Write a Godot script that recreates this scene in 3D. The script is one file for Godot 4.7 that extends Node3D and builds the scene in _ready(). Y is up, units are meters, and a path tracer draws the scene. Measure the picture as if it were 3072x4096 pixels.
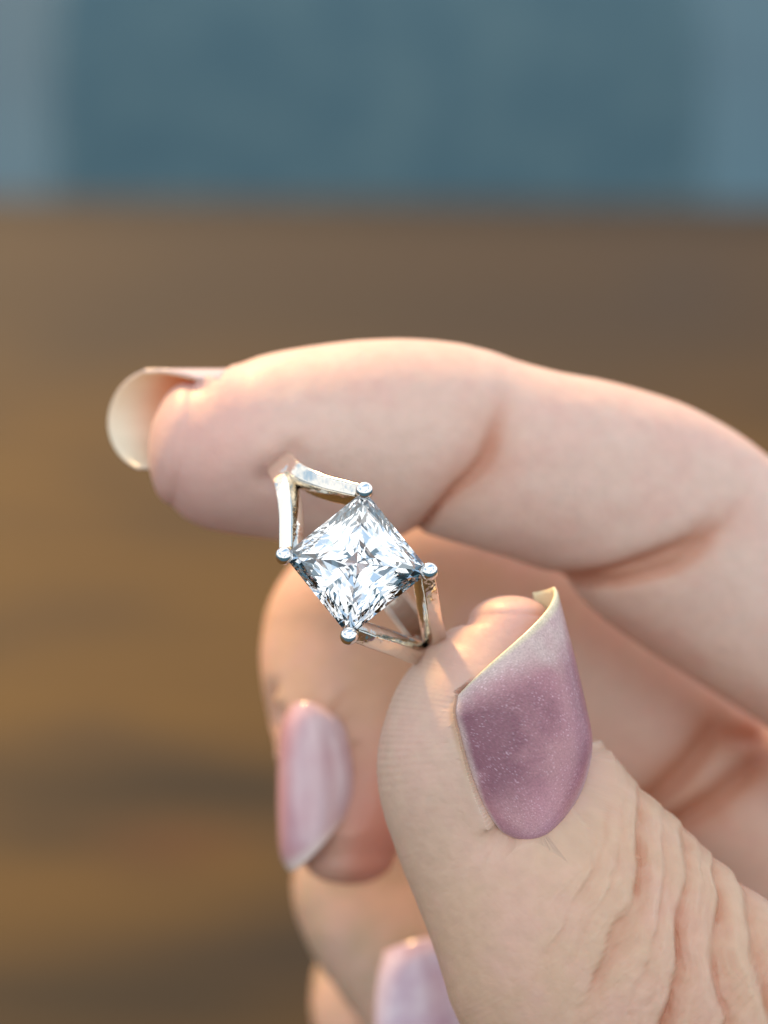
extends Node3D
# A hand pinching a split-shank ring over a wooden table. The hand and the ring are laid out in millimetres
# in a frame of their own (x right, y up, z out of the palm side), which stands tilted over the table.

const PITCH := -28.0
const FOCUS := Vector3(0, 1.0, 0)
const DIST := 0.18
const MM := 0.001

# ---- fingers: each row is one cross-section: one side x y, other side x y, depth z, half depth in front, half depth behind (mm)
const THUMB := [
	[6.95, -9.29, 13.95, -8.83, -9.4, 5.6, 5.4],
	[5.87, -10.80, 14.92, -9.73, -9.2, 6.0, 6.4],
	[4.20, -12.76, 15.59, -11.47, -9.0, 6.6, 7.5],
	[2.14, -15.10, 16.22, -13.62, -8.8, 7.4, 8.2],
	[0.25, -18.26, 16.91, -16.25, -8.5, 7.8, 8.6],
	[-0.59, -21.71, 17.90, -19.13, -8.2, 8.0, 9.0],
	[0.25, -25.08, 19.47, -22.44, -8.0, 8.0, 9.0],
	[1.45, -28.42, 21.58, -25.22, -7.6, 8.2, 9.0],
	[2.54, -31.71, 23.88, -27.28, -7.0, 8.6, 9.0],
	[3.58, -35.19, 26.44, -29.30, -6.5, 9.0, 9.0],
	[4.88, -38.68, 28.68, -31.39, -6.2, 9.2, 9.2],
	[6.76, -42.07, 31.54, -34.21, -6.3, 9.4, 9.5],
	[9.41, -45.99, 35.34, -37.54, -7.0, 9.6, 10.0],
	[13.69, -51.04, 40.65, -42.30, -9.0, 10.0, 11.0],
	[19.41, -57.93, 47.72, -49.02, -13.0, 11.0, 12.0],
	[25.88, -65.80, 56.11, -57.05, -18.0, 12.0, 13.0]]
const INDEX := [
	[-17.65, 11.28, -17.49, 0.56, -19.0, 6.0, 6.0],
	[-15.36, 12.37, -15.20, -1.20, -19.3, 7.0, 6.6],
	[-12.42, 12.93, -12.02, -2.09, -19.8, 7.4, 7.0],
	[-9.23, 13.84, -8.63, -2.65, -20.2, 7.5, 7.0],
	[-5.21, 14.50, -4.81, -2.82, -20.4, 7.4, 7.0],
	[-1.19, 14.90, -1.59, -2.58, -20.4, 7.2, 7.0],
	[2.84, 14.98, 1.31, -2.01, -20.4, 6.9, 7.0],
	[6.87, 14.58, 4.25, -2.01, -20.5, 6.8, 7.0],
	[10.71, 13.39, 7.69, -2.99, -20.8, 6.9, 7.0],
	[15.00, 12.39, 11.36, -4.17, -21.5, 7.0, 7.2],
	[19.56, 11.52, 15.29, -5.74, -22.6, 7.2, 7.5],
	[24.20, 10.41, 19.29, -8.20, -24.0, 7.4, 7.7],
	[28.51, 8.51, 23.14, -11.40, -25.5, 7.5, 8.0],
	[32.88, 5.32, 27.06, -14.22, -27.0, 7.6, 8.2],
	[37.81, 0.88, 31.94, -17.39, -29.0, 8.0, 8.5],
	[43.90, -5.71, 38.36, -21.68, -32.0, 8.5, 9.0],
	[51.23, -13.63, 45.59, -27.52, -36.0, 9.0, 10.0]]
const MIDDLE := [
	[-7.47, -31.84, 0.88, -32.27, -33.0, 4.2, 5.0],
	[-9.33, -28.50, 2.81, -28.71, -33.6, 6.0, 6.0],
	[-10.24, -23.88, 3.25, -24.09, -34.5, 6.6, 6.5],
	[-10.89, -19.67, 3.57, -20.10, -35.6, 6.6, 6.7],
	[-11.48, -15.86, 4.16, -17.16, -36.8, 6.5, 6.8],
	[-11.80, -12.66, 5.28, -15.29, -38.0, 6.6, 7.0],
	[-11.20, -9.20, 6.84, -14.26, -39.0, 6.8, 7.0],
	[-8.38, -5.71, 8.87, -13.89, -40.2, 7.0, 7.2],
	[-3.97, -2.84, 10.90, -14.16, -41.0, 7.0, 7.4],
	[2.70, -1.07, 12.96, -15.79, -42.0, 7.0, 7.6],
	[10.33, -1.52, 15.26, -19.00, -43.0, 7.2, 7.8],
	[16.68, -4.91, 18.03, -23.13, -44.0, 7.6, 8.0],
	[22.63, -9.22, 21.72, -27.76, -45.0, 8.0, 8.4],
	[29.54, -14.49, 25.91, -31.51, -46.0, 8.0, 8.6],
	[36.59, -20.30, 32.48, -36.29, -47.5, 8.2, 9.0],
	[44.65, -26.87, 40.05, -42.97, -49.0, 8.5, 9.5]]
const RING := [
	[2.45, -58.53, 10.19, -57.64, -40.0, 4.2, 5.0],
	[0.38, -54.35, 11.35, -53.46, -41.0, 5.8, 6.0],
	[-1.32, -50.70, 11.65, -49.80, -42.5, 6.2, 6.2],
	[-3.35, -46.54, 11.50, -45.64, -44.0, 6.3, 6.4],
	[-5.88, -42.87, 10.47, -42.41, -46.0, 6.3, 6.6],
	[-8.13, -39.58, 9.64, -40.04, -48.0, 6.3, 6.8],
	[-9.13, -36.23, 10.19, -38.08, -50.0, 6.4, 7.0],
	[-6.97, -32.35, 12.14, -37.48, -52.0, 6.6, 7.0],
	[-1.38, -29.74, 15.04, -38.19, -53.5, 6.8, 7.2],
	[6.15, -28.46, 18.87, -40.71, -54.5, 7.0, 7.4],
	[14.66, -28.99, 23.63, -45.05, -55.0, 7.0, 7.6],
	[23.16, -32.30, 29.30, -49.29, -55.0, 7.2, 8.0],
	[32.60, -37.49, 35.91, -54.02, -55.0, 7.5, 8.5],
	[42.99, -43.63, 43.94, -59.68, -55.0, 8.0, 9.0]]
const PINKY := [
	[0.96, -68.36, 8.49, -66.95, -54.0, 4.0, 4.5],
	[-1.87, -63.59, 8.07, -62.65, -55.5, 5.0, 5.0],
	[-4.74, -58.29, 6.69, -57.81, -57.0, 5.3, 5.5],
	[-6.70, -53.98, 5.79, -54.46, -59.0, 5.4, 5.7],
	[-7.63, -50.55, 6.32, -52.49, -61.0, 5.5, 6.0],
	[-6.32, -47.31, 7.84, -51.95, -63.0, 5.6, 6.0],
	[-0.47, -45.49, 12.33, -53.36, -65.0, 5.8, 6.2],
	[8.43, -45.67, 18.31, -56.05, -66.0, 6.0, 6.5],
	[18.31, -47.65, 24.74, -60.50, -66.0, 6.2, 7.0],
	[29.07, -51.88, 33.01, -65.18, -65.0, 6.5, 7.5],
	[40.06, -56.83, 42.01, -69.53, -63.0, 7.0, 8.0]]
const PALM := [
	[51.08, -12.72, 28.34, -60.99, -51.0, 7.0, 12.0],
	[58.46, -18.13, 35.45, -66.90, -49.0, 8.5, 13.0],
	[69.04, -28.79, 45.89, -76.47, -46.0, 10.0, 14.0],
	[80.23, -43.64, 59.17, -84.86, -43.0, 11.0, 14.0],
	[89.72, -58.35, 72.40, -91.65, -41.0, 11.0, 13.0],
	[99.48, -71.34, 84.45, -99.63, -40.0, 11.0, 13.0]]
# ---- nails: each row runs across: border x y, far side x y, bulge of the middle (mm)
const THUMB_NAIL := [
	[10.06, -25.68, 13.77, -25.06, -0.29],
	[8.82, -24.66, 15.29, -23.06, -1.09],
	[7.66, -22.77, 16.24, -20.80, -1.60],
	[6.64, -20.22, 16.64, -18.26, -1.24],
	[5.91, -17.67, 16.17, -15.42, -0.58],
	[5.51, -15.97, 15.22, -11.13, -0.07],
	[5.69, -14.58, 13.95, -6.00, 0.00]]
const MIDDLE_NAIL := [
	[-5.41, -17.72, -8.67, -17.64, 0.59],
	[-3.53, -19.39, -9.59, -19.81, 0.42],
	[-2.74, -22.73, -9.80, -24.41, -0.17],
	[-2.65, -25.03, -9.76, -28.59, -0.17],
	[-2.82, -26.41, -9.51, -31.43, -0.25],
	[-3.03, -27.00, -8.76, -33.02, -0.42]]
const RING_NAIL := [
	[-0.07, -41.59, 6.34, -40.29, 0.87],
	[-0.76, -44.21, 7.87, -42.68, 1.05],
	[-1.02, -48.57, 8.48, -47.05, 0.00],
	[-0.63, -52.93, 8.74, -51.62, 0.00],
	[0.24, -56.42, 8.96, -55.11, -0.61]]

enum {K_THUMB, K_INDEX, K_MIDDLE, K_RING, K_PINKY, K_PALM}
const SUB := 10

var frame: Transform3D
var fP: Array[PackedVector3Array] = []
var fT: Array[PackedVector3Array] = []
var fN: Array[PackedVector3Array] = []
var fB: Array[PackedVector3Array] = []
var fA: Array[PackedFloat32Array] = []
var fF: Array[PackedFloat32Array] = []
var fK: Array[PackedFloat32Array] = []
var fC: Array[Vector2] = []
# what the last distance query found
var r_i := 0
var r_t := 0.0
var r_x := 0.0
var r_y := 0.0
var r_disp := 0.0
var m_k := 0
var m_t := 0.0
var m_x := 0.0
var m_y := 0.0
var m_disp := 0.0

var warp := FastNoiseLite.new()
var fine := FastNoiseLite.new()
var mott := FastNoiseLite.new()

var names := {}


func _ready() -> void:
	setup_view()
	build_ground()
	build_table()
	build_chair()
	build_ring()
	build_hand()


# ------------------------------------------------------------------ camera, sky, sun
func setup_view() -> void:
	var cb := Basis(Vector3.RIGHT, deg_to_rad(PITCH))
	frame = Transform3D(cb, FOCUS)
	var cam := Camera3D.new()
	cam.name = "Camera"
	cam.transform = Transform3D(cb, FOCUS + cb.z * DIST)
	var at := CameraAttributesPhysical.new()
	at.frustum_focal_length = 54.0
	at.frustum_focus_distance = 0.1805
	at.frustum_near = 0.01
	at.frustum_far = 400.0
	at.exposure_aperture = 9.2
	cam.attributes = at
	add_child(cam)
	cam.fov = 25.06
	cam.near = 0.01
	cam.far = 400.0
	cam.current = true

	var we := WorldEnvironment.new()
	we.name = "World"
	var e := Environment.new()
	e.background_mode = Environment.BG_SKY
	var sm := PanoramaSkyMaterial.new()
	sm.panorama = cloudy_sky()
	var sky := Sky.new()
	sky.sky_material = sm
	e.sky = sky
	e.background_energy_multiplier = 1.0
	e.tonemap_mode = Environment.TONE_MAPPER_LINEAR
	e.tonemap_exposure = 1.31
	e.sdfgi_enabled = true
	e.ssao_enabled = true
	e.ssil_enabled = true
	we.environment = e
	add_child(we)

	var sun := DirectionalLight3D.new()
	sun.name = "Sun"
	sun.light_energy = 1.6
	sun.light_color = Color(1.0, 0.80, 0.52)
	sun.light_angular_distance = 4.0
	sun.shadow_enabled = true
	# the sun stands behind the hand, high and to the left
	var to_sun := Vector3(-0.42, 0.62, -0.78).normalized()
	sun.transform = Transform3D(Basis.looking_at(-to_sun, Vector3.UP), Vector3(0, 3, 0))
	add_child(sun)


func cloudy_sky() -> ImageTexture:
	# unseen broken cloud over pale blue, put in for contrast in stone and metal
	var n := FastNoiseLite.new()
	n.seed = 14
	n.noise_type = FastNoiseLite.TYPE_SIMPLEX_SMOOTH
	n.frequency = 1.0
	n.fractal_octaves = 5
	var w := 768
	var h := 384
	var im := Image.create(w, h, false, Image.FORMAT_RGBF)
	for j in h:
		var el := PI * (0.5 - (j + 0.5) / h)
		for i in w:
			var az := TAU * (i + 0.5) / w
			var d := Vector3(cos(el) * cos(az), sin(el), cos(el) * sin(az))
			var up := maxf(d.y, 0.0)
			var c := Vector3(0.66, 0.76, 0.82).lerp(Vector3(0.30, 0.52, 0.80), pow(up, 0.45))
			var q := d / (up + 0.35)
			var cl := n.get_noise_3d(q.x * 1.25, q.y * 1.25, q.z * 1.25)
			var cover := smoothstep(-0.35, 0.02, cl)
			var lum := 1.1 + 1.2 * smoothstep(0.05, 0.5, cl)
			c = c.lerp(Vector3(0.97, 0.99, 1.0) * lum, cover)
			if d.y < 0.0: c = Vector3(0.3, 0.3, 0.3)
			im.set_pixel(i, j, Color(c.x, c.y, c.z))
	return ImageTexture.create_from_image(im)


# ------------------------------------------------------------------ helpers
func tag(o: Node, label: String, category: String, kind := "", group := "") -> void:
	if label: o.set_meta("label", label)
	if category: o.set_meta("category", category)
	if kind: o.set_meta("kind", kind)
	if group: o.set_meta("group", group)


func numbered(parent: Node, called: String) -> String:
	var key := str(parent.get_instance_id()) + called
	var n: int = names.get(key, 0)
	names[key] = n + 1
	return called if n == 0 else "%s_%03d" % [called, n]


func put(parent: Node, called: String, mesh: Mesh, mat: Material) -> MeshInstance3D:
	var o := MeshInstance3D.new()
	o.name = numbered(parent, called)
	o.mesh = mesh
	o.material_override = null
	for i in mesh.get_surface_count():
		o.set_surface_override_material(i, mat)
	parent.add_child(o, true)
	return o


func base(called: String, at: Transform3D) -> Node3D:
	var o := Node3D.new()
	o.name = called
	o.transform = at
	add_child(o)
	return o


func mesh_from(v: PackedVector3Array, n: PackedVector3Array, idx: PackedInt32Array, uv := PackedVector2Array(), col := PackedColorArray()) -> ArrayMesh:
	var a := []
	a.resize(Mesh.ARRAY_MAX)
	a[Mesh.ARRAY_VERTEX] = v
	a[Mesh.ARRAY_NORMAL] = n
	a[Mesh.ARRAY_INDEX] = idx
	if uv.size(): a[Mesh.ARRAY_TEX_UV] = uv
	if col.size(): a[Mesh.ARRAY_COLOR] = col
	var m := ArrayMesh.new()
	m.add_surface_from_arrays(Mesh.PRIMITIVE_TRIANGLES, a)
	return m


func smooth_normals(v: PackedVector3Array, idx: PackedInt32Array) -> PackedVector3Array:
	# triangles run clockwise seen from outside
	var n := PackedVector3Array()
	n.resize(v.size())
	for t in range(0, idx.size(), 3):
		var a := v[idx[t]]
		var c := (v[idx[t + 2]] - a).cross(v[idx[t + 1]] - a)
		n[idx[t]] += c
		n[idx[t + 1]] += c
		n[idx[t + 2]] += c
	for i in n.size():
		n[i] = n[i].normalized()
	return n


func flat_mesh(tris: Array[Vector3]) -> ArrayMesh:
	# flat-shaded closed convex-ish solid; each triangle is turned to face away from the middle
	var mid := Vector3.ZERO
	for p in tris: mid += p
	mid /= tris.size()
	var v := PackedVector3Array()
	var n := PackedVector3Array()
	var idx := PackedInt32Array()
	for t in range(0, tris.size(), 3):
		var a := tris[t]
		var b := tris[t + 1]
		var c := tris[t + 2]
		var nn := (c - a).cross(b - a)
		if nn.dot((a + b + c) / 3.0 - mid) < 0.0:
			var s := b
			b = c
			c = s
			nn = -nn
		nn = nn.normalized()
		for p in [a, b, c]:
			idx.append(v.size())
			v.append(p)
			n.append(nn)
	return mesh_from(v, n, idx)


func catmull(a: Variant, b: Variant, c: Variant, d: Variant, t: float) -> Variant:
	return 0.5 * ((2.0 * b) + (c - a) * t + (2.0 * a - 5.0 * b + 4.0 * c - d) * t * t + (3.0 * b - a - 3.0 * c + d) * t * t * t)


func sample_rows(rows: Array, s: float) -> PackedFloat32Array:
	var n := rows.size()
	var i := clampi(int(floor(s)), 0, n - 2)
	var f := s - i
	var out := PackedFloat32Array()
	for j in rows[0].size():
		var p1: float = rows[i][j]
		var p2: float = rows[i + 1][j]
		var p0: float = rows[i - 1][j] if i > 0 else 2.0 * p1 - p2
		var p3: float = rows[i + 2][j] if i + 2 < n else 2.0 * p2 - p1
		out.append(catmull(p0, p1, p2, p3, f))
	return out


# a tube, bar or strap swept along a path; the section is a list of points in (side, up)
func sweep(path: PackedVector3Array, side: PackedVector3Array, section: PackedVector2Array, scales: PackedVector2Array, closed_path := false, capped := true) -> ArrayMesh:
	var v := PackedVector3Array()
	var idx := PackedInt32Array()
	var np := path.size()
	var ns := section.size()
	for i in np:
		var t: Vector3
		if closed_path:
			t = path[(i + 1) % np] - path[(i + np - 1) % np]
		else:
			t = path[mini(i + 1, np - 1)] - path[maxi(i - 1, 0)]
		t = t.normalized()
		var s := (side[i] - t * side[i].dot(t)).normalized()
		var u := t.cross(s)
		for j in ns:
			var q := section[j] * scales[i]
			v.append(path[i] + s * q.x + u * q.y)
	var rings := np if closed_path else np - 1
	for i in rings:
		for j in ns:
			var a := i * ns + j
			var b := i * ns + (j + 1) % ns
			var c := ((i + 1) % np) * ns + j
			var d := ((i + 1) % np) * ns + (j + 1) % ns
			idx.append_array([a, b, c, b, d, c])
	if capped and not closed_path:
		for e in [0, np - 1]:
			var c0 := v.size()
			v.append(path[e])
			for j in ns:
				var a: int = e * ns + j
				var b: int = e * ns + (j + 1) % ns
				idx.append_array([c0, b, a] if e == 0 else [c0, a, b])
	# check the turn
	var st := SurfaceTool.new()
	st.begin(Mesh.PRIMITIVE_TRIANGLES)
	var flip := false
	var mid := path[0].lerp(path[1], 0.5)
	var tn := (v[idx[2]] - v[idx[0]]).cross(v[idx[1]] - v[idx[0]])
	flip = tn.dot((v[idx[0]] + v[idx[1]] + v[idx[2]]) / 3.0 - mid) < 0.0
	if flip:
		for t in range(0, idx.size(), 3):
			var s2 := idx[t + 1]
			idx[t + 1] = idx[t + 2]
			idx[t + 2] = s2
	return crease_mesh(v, idx, 0.72)


# normals are shared only between faces that meet at a shallow angle
func crease_mesh(v: PackedVector3Array, idx: PackedInt32Array, cos_limit: float) -> ArrayMesh:
	var fnrm := PackedVector3Array()
	var at := {}
	for t in range(0, idx.size(), 3):
		var c := (v[idx[t + 2]] - v[idx[t]]).cross(v[idx[t + 1]] - v[idx[t]])
		fnrm.append(c)
		for k in 3:
			if not at.has(idx[t + k]): at[idx[t + k]] = []
			at[idx[t + k]].append(t / 3)
	var ov := PackedVector3Array()
	var on := PackedVector3Array()
	var oi := PackedInt32Array()
	for t in range(0, idx.size(), 3):
		var me := fnrm[t / 3].normalized()
		for k in 3:
			var s := Vector3.ZERO
			for o in at[idx[t + k]]:
				if fnrm[o].normalized().dot(me) > cos_limit: s += fnrm[o]
			oi.append(ov.size())
			ov.append(v[idx[t + k]])
			on.append(s.normalized())
	return mesh_from(ov, on, oi)


func rounded_section(w: float, h: float, r: float, steps := 3) -> PackedVector2Array:
	var out := PackedVector2Array()
	for q in 4:
		var cx: float = (w / 2.0 - r) * [1, -1, -1, 1][q]
		var cy: float = (h / 2.0 - r) * [1, 1, -1, -1][q]
		for s in steps + 1:
			var a := PI / 2.0 * (q + float(s) / steps)
			out.append(Vector2(cx + r * cos(a), cy + r * sin(a)))
	return out


# a cushion-like slab: superellipse outline in x-y, thickness along z that rounds off to the rim
func slab(w: float, h: float, d: float, px: float, pz: float, nu := 64, nv := 16, taper := 0.0) -> ArrayMesh:
	var v := PackedVector3Array()
	var idx := PackedInt32Array()
	for j in nv + 1:
		var b := PI * j / nv - PI / 2.0
		var cz := signf(sin(b)) * pow(absf(sin(b)), 2.0 / pz)
		var cr := pow(maxf(cos(b), 0.0), 2.0 / pz)
		for i in nu:
			var a := TAU * i / nu
			var x := signf(cos(a)) * pow(absf(cos(a)), 2.0 / px) * cr
			var y := signf(sin(a)) * pow(absf(sin(a)), 2.0 / px) * cr
			v.append(Vector3(x * w / 2.0 * (1.0 - taper * y), y * h / 2.0, cz * d / 2.0))
	for j in nv:
		for i in nu:
			var a := j * nu + i
			var b := j * nu + (i + 1) % nu
			var c := (j + 1) * nu + i
			var e := (j + 1) * nu + (i + 1) % nu
			idx.append_array([a, c, b, b, c, e])
	return mesh_from(v, smooth_normals(v, idx), idx)


func std(albedo: Color, rough: float, metal := 0.0) -> StandardMaterial3D:
	var m := StandardMaterial3D.new()
	m.albedo_color = albedo.linear_to_srgb()
	m.roughness = rough
	m.metallic = metal
	return m


# ------------------------------------------------------------------ ground, table, chair
func build_ground() -> void:
	var pm := PlaneMesh.new()
	pm.size = Vector2(300, 300)
	var m := std(Color(0.026, 0.080, 0.130), 0.85)
	m.metallic_specular = 0.25
	var n := FastNoiseLite.new()
	n.seed = 5
	n.frequency = 0.01
	n.fractal_octaves = 5
	var tx := NoiseTexture2D.new()
	tx.width = 256
	tx.height = 256
	tx.seamless = true
	tx.noise = n
	var g := Gradient.new()
	g.set_color(0, Color(0.82, 0.85, 0.88))
	g.set_color(1, Color(1, 1, 1))
	tx.color_ramp = g
	m.albedo_texture = tx
	m.uv1_scale = Vector3(120, 120, 1)
	var o := put(self, "ground", pm, m)
	tag(o, "pale blue-grey paved ground blurred beyond the table", "ground", "structure")


func wood_texture() -> ImageTexture:
	# wood grain along x, with the dark smoky blotches that this board has
	var w := 1024
	var h := 640
	var n1 := FastNoiseLite.new()
	n1.seed = 11
	n1.noise_type = FastNoiseLite.TYPE_SIMPLEX_SMOOTH
	n1.frequency = 1.0
	n1.fractal_octaves = 4
	var n2 := FastNoiseLite.new()
	n2.seed = 29
	n2.frequency = 1.0
	n2.fractal_octaves = 3
	var spots := TABLE_SPOTS
	var im := Image.create(w, h, false, Image.FORMAT_RGB8)
	for j in h:
		var z := lerpf(TABLE_FAR, TABLE_NEAR, (j + 0.5) / h)
		for i in w:
			var x := lerpf(-TABLE_HALF, TABLE_HALF, (i + 0.5) / w)
			var gr := n1.get_noise_2d(x * 5.0 + 3.0, z * 42.0 + 0.35 * n2.get_noise_2d(x * 3.0, z * 6.0))
			var big := n2.get_noise_2d(x * 7.0, z * 16.0)
			var c := Vector3(0.066, 0.037, 0.0115)
			c = c.lerp(Vector3(0.094, 0.052, 0.0125), clampf(0.5 + gr, 0, 1) * 0.6)
			c = c.lerp(Vector3(0.036, 0.023, 0.013), clampf(big * 1.5 + 0.12, 0, 1) * 0.75)
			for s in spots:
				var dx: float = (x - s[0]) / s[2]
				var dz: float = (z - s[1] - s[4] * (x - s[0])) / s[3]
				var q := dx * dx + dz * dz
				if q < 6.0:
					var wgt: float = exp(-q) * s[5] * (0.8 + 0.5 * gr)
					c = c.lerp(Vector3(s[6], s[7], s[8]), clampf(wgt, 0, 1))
			c = c.lerp(Vector3(0.030, 0.022, 0.016), 0.75 * smoothstep(-0.52, -0.64, z + 0.05 * big))  # far end greyed: grazing reflection painted into the wood colour
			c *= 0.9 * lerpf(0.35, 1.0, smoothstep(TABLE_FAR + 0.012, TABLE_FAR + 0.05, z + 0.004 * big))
			im.set_pixel(i, j, Color(c.x, c.y, c.z).linear_to_srgb())
	return ImageTexture.create_from_image(im)


const TABLE_HALF := 0.75
const TABLE_FAR := -0.751
const TABLE_NEAR := 0.25
# x, z, half length, half width, slope, strength, colour
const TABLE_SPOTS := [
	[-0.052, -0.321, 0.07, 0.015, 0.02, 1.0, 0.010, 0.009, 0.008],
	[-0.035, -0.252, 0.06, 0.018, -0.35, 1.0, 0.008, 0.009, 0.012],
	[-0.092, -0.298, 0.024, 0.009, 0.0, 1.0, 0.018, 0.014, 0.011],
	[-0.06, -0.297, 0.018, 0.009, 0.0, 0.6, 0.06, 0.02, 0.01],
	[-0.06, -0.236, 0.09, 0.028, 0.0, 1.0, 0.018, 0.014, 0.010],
	[0.092, -0.655, 0.022, 0.035, -0.6, 0.8, 0.03, 0.03, 0.035],
	[-0.115, -0.615, 0.035, 0.04, -0.8, 0.8, 0.03, 0.024, 0.018],
	[0.0, -0.63, 0.11, 0.05, 0.0, 0.7, 0.035, 0.026, 0.018],
	[0.06, -0.60, 0.07, 0.045, 0.0, 0.6, 0.035, 0.026, 0.018],
]


func build_table() -> void:
	var t := base("table", Transform3D(Basis(Vector3.UP, deg_to_rad(-1.6)), Vector3(0, 0, 0)))
	tag(t, "brown wooden table with dark smoky stains under the hand", "table")
	var v := PackedVector3Array()
	var uv := PackedVector2Array()
	var idx := PackedInt32Array()
	# top with rounded edges: rings inset and lowered
	var ring := [[0.0, -0.034], [0.0, -0.006], [0.0018, -0.002], [0.006, 0.0]]
	for r in ring:
		for c in [[-1, 0], [1, 0], [1, 1], [-1, 1]]:
			var x: float = c[0] * (TABLE_HALF - r[0])
			var z: float = TABLE_NEAR - r[0] if c[1] == 1 else TABLE_FAR + r[0]
			v.append(Vector3(x, 0.75 + r[1], z))
			uv.append(Vector2((x + TABLE_HALF) / (2.0 * TABLE_HALF), (z - TABLE_FAR) / (TABLE_NEAR - TABLE_FAR)))
	for k in 3:
		for c in 4:
			var a := k * 4 + c
			var b := k * 4 + (c + 1) % 4
			idx.append_array([a, b, a + 4, b, b + 4, a + 4])
	idx.append_array([12, 13, 14, 12, 14, 15, 0, 2, 1, 0, 3, 2])
	# fix the turn: every face looks away from the middle of the slab
	var mid := Vector3(0, 0.733, (TABLE_FAR + TABLE_NEAR) / 2.0)
	for q in range(0, idx.size(), 3):
		var a := v[idx[q]]
		var nn := (v[idx[q + 2]] - a).cross(v[idx[q + 1]] - a)
		if nn.dot(a - mid) < 0.0:
			var s := idx[q + 1]
			idx[q + 1] = idx[q + 2]
			idx[q + 2] = s
	var fv := PackedVector3Array()
	var fn := PackedVector3Array()
	var fu := PackedVector2Array()
	var fi := PackedInt32Array()
	for q in range(0, idx.size(), 3):
		var nn := (v[idx[q + 2]] - v[idx[q]]).cross(v[idx[q + 1]] - v[idx[q]]).normalized()
		for k in 3:
			fi.append(fv.size())
			fv.append(v[idx[q + k]])
			fn.append(nn)
			fu.append(uv[idx[q + k]])
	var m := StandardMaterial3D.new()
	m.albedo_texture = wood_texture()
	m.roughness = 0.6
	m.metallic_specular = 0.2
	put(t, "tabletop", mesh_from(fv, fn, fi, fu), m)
	var leg_wood := std(Color(0.09, 0.05, 0.028), 0.5)
	for x in [-0.66, 0.66]:
		for z in [-0.65, 0.16]:
			var p := PackedVector3Array([Vector3(x, 0.0, z), Vector3(x, 0.35, z), Vector3(x, 0.715, z)])
			var s := PackedVector3Array([Vector3.RIGHT, Vector3.RIGHT, Vector3.RIGHT])
			put(t, "leg", sweep(p, s, rounded_section(0.06, 0.06, 0.006), PackedVector2Array([Vector2(0.7, 0.7), Vector2(0.85, 0.85), Vector2.ONE])), leg_wood)


func build_chair() -> void:
	var t := base("chair", Transform3D(Basis(), Vector3(0.0, 0, -1.3)))
	tag(t, "dark teal padded chair facing the far edge of the table", "chair")
	var cloth := std(Color(0.105, 0.175, 0.195), 0.8)
	cloth.rim_enabled = true
	cloth.rim = 0.3
	var n := FastNoiseLite.new()
	n.seed = 3
	n.frequency = 0.02
	var tx := NoiseTexture2D.new()
	tx.width = 256
	tx.height = 256
	tx.seamless = true
	tx.noise = n
	var g := Gradient.new()
	g.set_color(0, Color(0.72, 0.82, 0.88))
	g.set_color(1, Color(1, 1, 1))
	tx.color_ramp = g
	cloth.albedo_texture = tx
	cloth.uv1_triplanar = true
	cloth.uv1_scale = Vector3(3, 3, 3)
	var b := put(t, "backrest", slab(0.435, 0.38, 0.07, 3.6, 3.0, 72, 16, 0.02), cloth)
	b.transform = Transform3D(Basis(Vector3.RIGHT, deg_to_rad(-8)), Vector3(-0.004, 0.585, 0))
	var s := put(t, "seat", slab(0.46, 0.44, 0.08, 4.0, 3.0), cloth)
	s.transform = Transform3D(Basis(Vector3.RIGHT, deg_to_rad(90)), Vector3(0, 0.43, 0.23))
	var wood := std(Color(0.03, 0.025, 0.022), 0.45)
	for x in [-0.18, 0.18]:
		for z in [0.04, 0.40]:
			var dz: float = -0.05 if z < 0.2 else 0.02
			var p := PackedVector3Array([Vector3(x * 1.12, 0.0, z + dz), Vector3(x * 1.05, 0.2, z + dz * 0.5), Vector3(x, 0.40, z)])
			put(t, "leg", sweep(p, PackedVector3Array([Vector3.RIGHT, Vector3.RIGHT, Vector3.RIGHT]), rounded_section(0.035, 0.035, 0.012), PackedVector2Array([Vector2(0.6, 0.6), Vector2(0.8, 0.8), Vector2.ONE])), wood)


# ------------------------------------------------------------------ the ring
const STONE := 4.06     # half side of the square stone at its girdle
const RC := -13.2       # depth of the middle of the band
const RO := 10.9


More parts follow.
